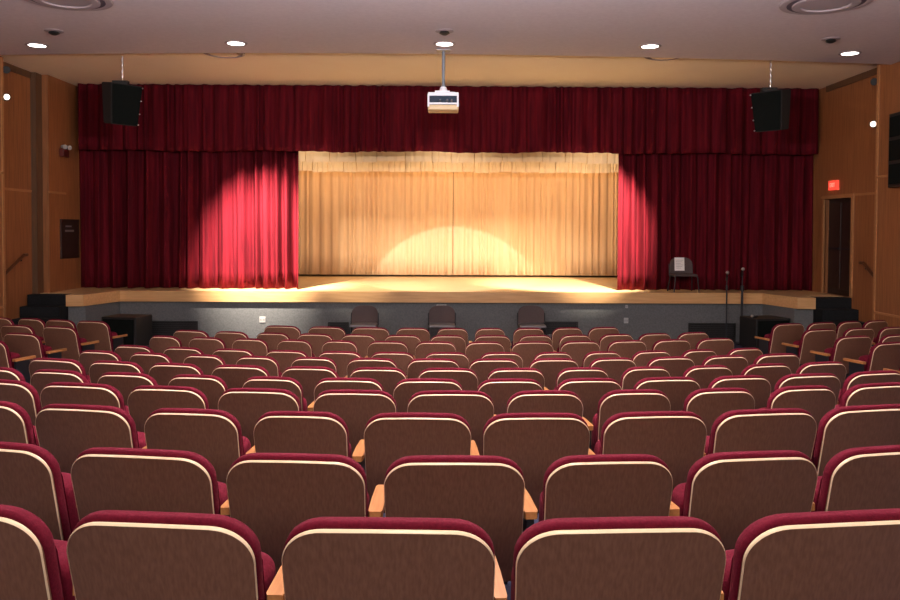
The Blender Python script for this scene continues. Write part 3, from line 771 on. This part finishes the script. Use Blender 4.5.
# subwoofers on the floor at both ends of the stage front
def subwoofer(x0, x1, ytop, Y, rz, lab):
    a = at(x0, ytop, Y); b = at(x1, ytop, Y); W = (b.x-a.x)/2; H = a.z-FLOOR0
    t = thing('subwoofer', lab, 'loudspeaker', ((a.x+b.x)/2, Y+0.35, FLOOR0), rz, 'large black speaker boxes on the floor')
    obj('cabinet', B(-W, W, -0.3, 0.3, 0.02, H, bev=0.015), M['black'], t)
    obj('grille', B(-W+0.04, W-0.04, -0.315, -0.298, 0.06, H-0.04, bev=0.005), M['grille'], t)
    for s in (-1, 1): obj('foot', B(s*(W-0.08)-0.04, s*(W-0.08)+0.04, -0.25, 0.25, 0, 0.022), M['black_soft'], t)
    return t, H
subwoofer(101, 139, 317.5, 15.35, R(-10), 'large black loudspeaker box on the floor at the left end of the stage')
t, H = subwoofer(753, 791, 319, 15.35, R(10), 'large black loudspeaker box on the floor at the right end of the stage')
p = at(755, 318, 15.5)
m_ = thing('microphone', 'small silver-headed microphone lying on the right loudspeaker box', 'microphone', (p.x, 15.6, FLOOR0+H))
obj('handle', cyl(bmesh.new(), (0, 0, 0.012), (0.1, 0.05, 0.02), 0.011, 0.016, 12), M['black'], m_, True)
obj('head', sphere(bmesh.new(), (-0.02, -0.01, 0.03), 0.03), M['mic'], m_, True)

# ------------------------------------------------------------------ black chairs
def chair(loc, rz, lab, group=None, seat_h=0.45, H=0.83, W=0.47, cat='chair', seatm='chair_seat', cp=True):
    t = thing('stacking_chair', lab, cat, loc, rz, group)
    hw = W/2
    # rounded back: arch outline, curved
    bm = bmesh.new(); n = 18; cols = []
    for i in range(n+1):
        x = -hw*math.cos(math.pi*i/n)*0.94; q = abs(x)/(hw*0.94)
        zt = H-0.14*(1-math.sqrt(max(0, 1-q**3))); zb = H-0.33
        cols.append((x, zt, zb))
    fr, bk = [], []
    for x, zt, zb in cols:
        a, b = [], []
        for j in range(4):
            z = zb+(zt-zb)*j/3; y = 0.19+0.12*(z-0.45)-0.12*(x/hw)**2*0.4
            a.append(bm.verts.new((x, y-0.015, z))); b.append(bm.verts.new((x, y+0.015, z)))
        fr.append(a); bk.append(b)
    for i in range(n):
        for j in range(3):
            bm.faces.new((fr[i][j], fr[i+1][j], fr[i+1][j+1], fr[i][j+1])); bm.faces.new((bk[i][j], bk[i][j+1], bk[i+1][j+1], bk[i+1][j]))
        bm.faces.new((fr[i][3], fr[i+1][3], bk[i+1][3], bk[i][3])); bm.faces.new((fr[i][0], bk[i][0], bk[i+1][0], fr[i+1][0]))
    for i in (0, n):
        for j in range(3): bm.faces.new((fr[i][j], fr[i][j+1], bk[i][j+1], bk[i][j]))
    bmesh.ops.remove_doubles(bm, verts=bm.verts, dist=0.0004)
    obj('backrest', bm, M['chair_fabric'], t, True)
    obj('seat', B(-hw+0.02, hw-0.02, -0.24, 0.18, seat_h-0.03, seat_h+0.015, bev=0.014), M[seatm], t)
    for s in (-1, 1):
        obj('back_post', tube(bmesh.new(), [(s*(hw-0.005), 0.16, seat_h-0.04), (s*(hw-0.005), 0.2, H-0.14)], 0.011), M['iron'], t, True)
        obj('leg', cyl(bmesh.new(), (s*(hw-0.02), -0.22, seat_h-0.03), (s*(hw+0.01), -0.24, 0), 0.012, 0.012, 10), M['iron'], t, True)
        obj('leg', cyl(bmesh.new(), (s*(hw-0.02), 0.15, seat_h-0.03), (s*(hw+0.01), 0.24, 0), 0.012, 0.012, 10), M['iron'], t, True)
        obj('seat_rail', cyl(bmesh.new(), (s*(hw-0.02), -0.22, seat_h-0.035), (s*(hw-0.01), 0.17, seat_h-0.035), 0.011), M['iron'], t, True)
    return t
for px, lab in ((365, 'black stacking chair on the floor before the stage, leftmost of three'), (442, 'black stacking chair on the floor before the stage, middle of three'), (531, 'black stacking chair on the floor before the stage, rightmost of three')):
    Y = 15.75
    p = at(px, 305.5, Y)
    chair((p.x, Y-0.2, FLOOR0), 0, lab, 'black chairs before the stage', H=p.z-FLOOR0, W=0.53)
Y = 16.66
p = at(683.5, 257.5, 16.77)
sc_ = chair((p.x, 16.77, ZS), 0, 'black chair with a white paper on its backrest, on the stage right', None, seat_h=0.36, H=p.z-ZS, W=0.49, seatm='chair_fabric')
pp = thing('paper_sheet', 'white printed sheet of paper taped to the stage chair backrest', 'paper', (p.x-0.02, 16.77+0.152, ZS+0.41))
H_ = p.z-ZS
bm = bmesh.new(); box(bm, -0.115, 0.09, -0.004, -0.001, 0.02, 0.295); bm.transform(Matrix.Rotation(R(-6.8), 4, 'X'))
obj('sheet', bm, M['paper'], pp)
ln = bmesh.new()
for i in range(6): box(ln, -0.09, 0.02+0.05*((i*7) % 3)/2, -0.0055, -0.004, 0.07+i*0.033, 0.077+i*0.033)
ln.transform(Matrix.Rotation(R(-6.8), 4, 'X')); obj('printed_lines', ln, M['grey_metal'], pp)

# ------------------------------------------------------------------ microphone stands
def mic_stand(px, pytop, Y, lab, zf, rr=0.025):
    p = at(px, pytop, Y)
    t = thing('microphone_stand', lab, 'microphone stand', (p.x, Y, zf), 0, 'microphone stands at the stage edge')
    H = p.z-zf
    obj('base', lathe(bmesh.new(), [(0.001, 0), (0.125, 0), (0.125, 0.02), (0.03, 0.035), (0.02, 0.05), (0.001, 0.05)], (0, 0, 0), 28), M['iron'], t, True)
    hc = ZS+0.13-zf if zf < ZS-0.2 else 0.5
    obj('lower_tube', cyl(bmesh.new(), (0, 0, 0.04), (0, 0, hc), rr), M['iron'], t, True)
    obj('clutch', cyl(bmesh.new(), (0, 0, hc-0.06), (0, 0, hc+0.04), rr+0.014, rr+0.01), M['black'], t, True)
    obj('upper_tube', cyl(bmesh.new(), (0, 0, hc), (0, 0, H-0.13), 0.010), M['iron'], t, True)
    obj('clip', tube(bmesh.new(), [(0, 0, H-0.14), (0, -0.03, H-0.08)], 0.016), M['black'], t, True)
    mc = obj('microphone_body', cyl(bmesh.new(), (0, 0.05, H-0.16), (0, -0.02, H-0.02), 0.012, 0.018), M['black'], t, True)
    obj('microphone_head', sphere(bmesh.new(), (0, -0.03, H), 0.034), M['mic'], mc, True)
mic_stand(727, 272.5, 16.25, 'thin microphone stand at the right stage front, shorter of the pair', FLOOR0, 0.014)
mic_stand(742.5, 269, 16.2, 'microphone stand at the right stage front, taller and thicker of the pair', FLOOR0)
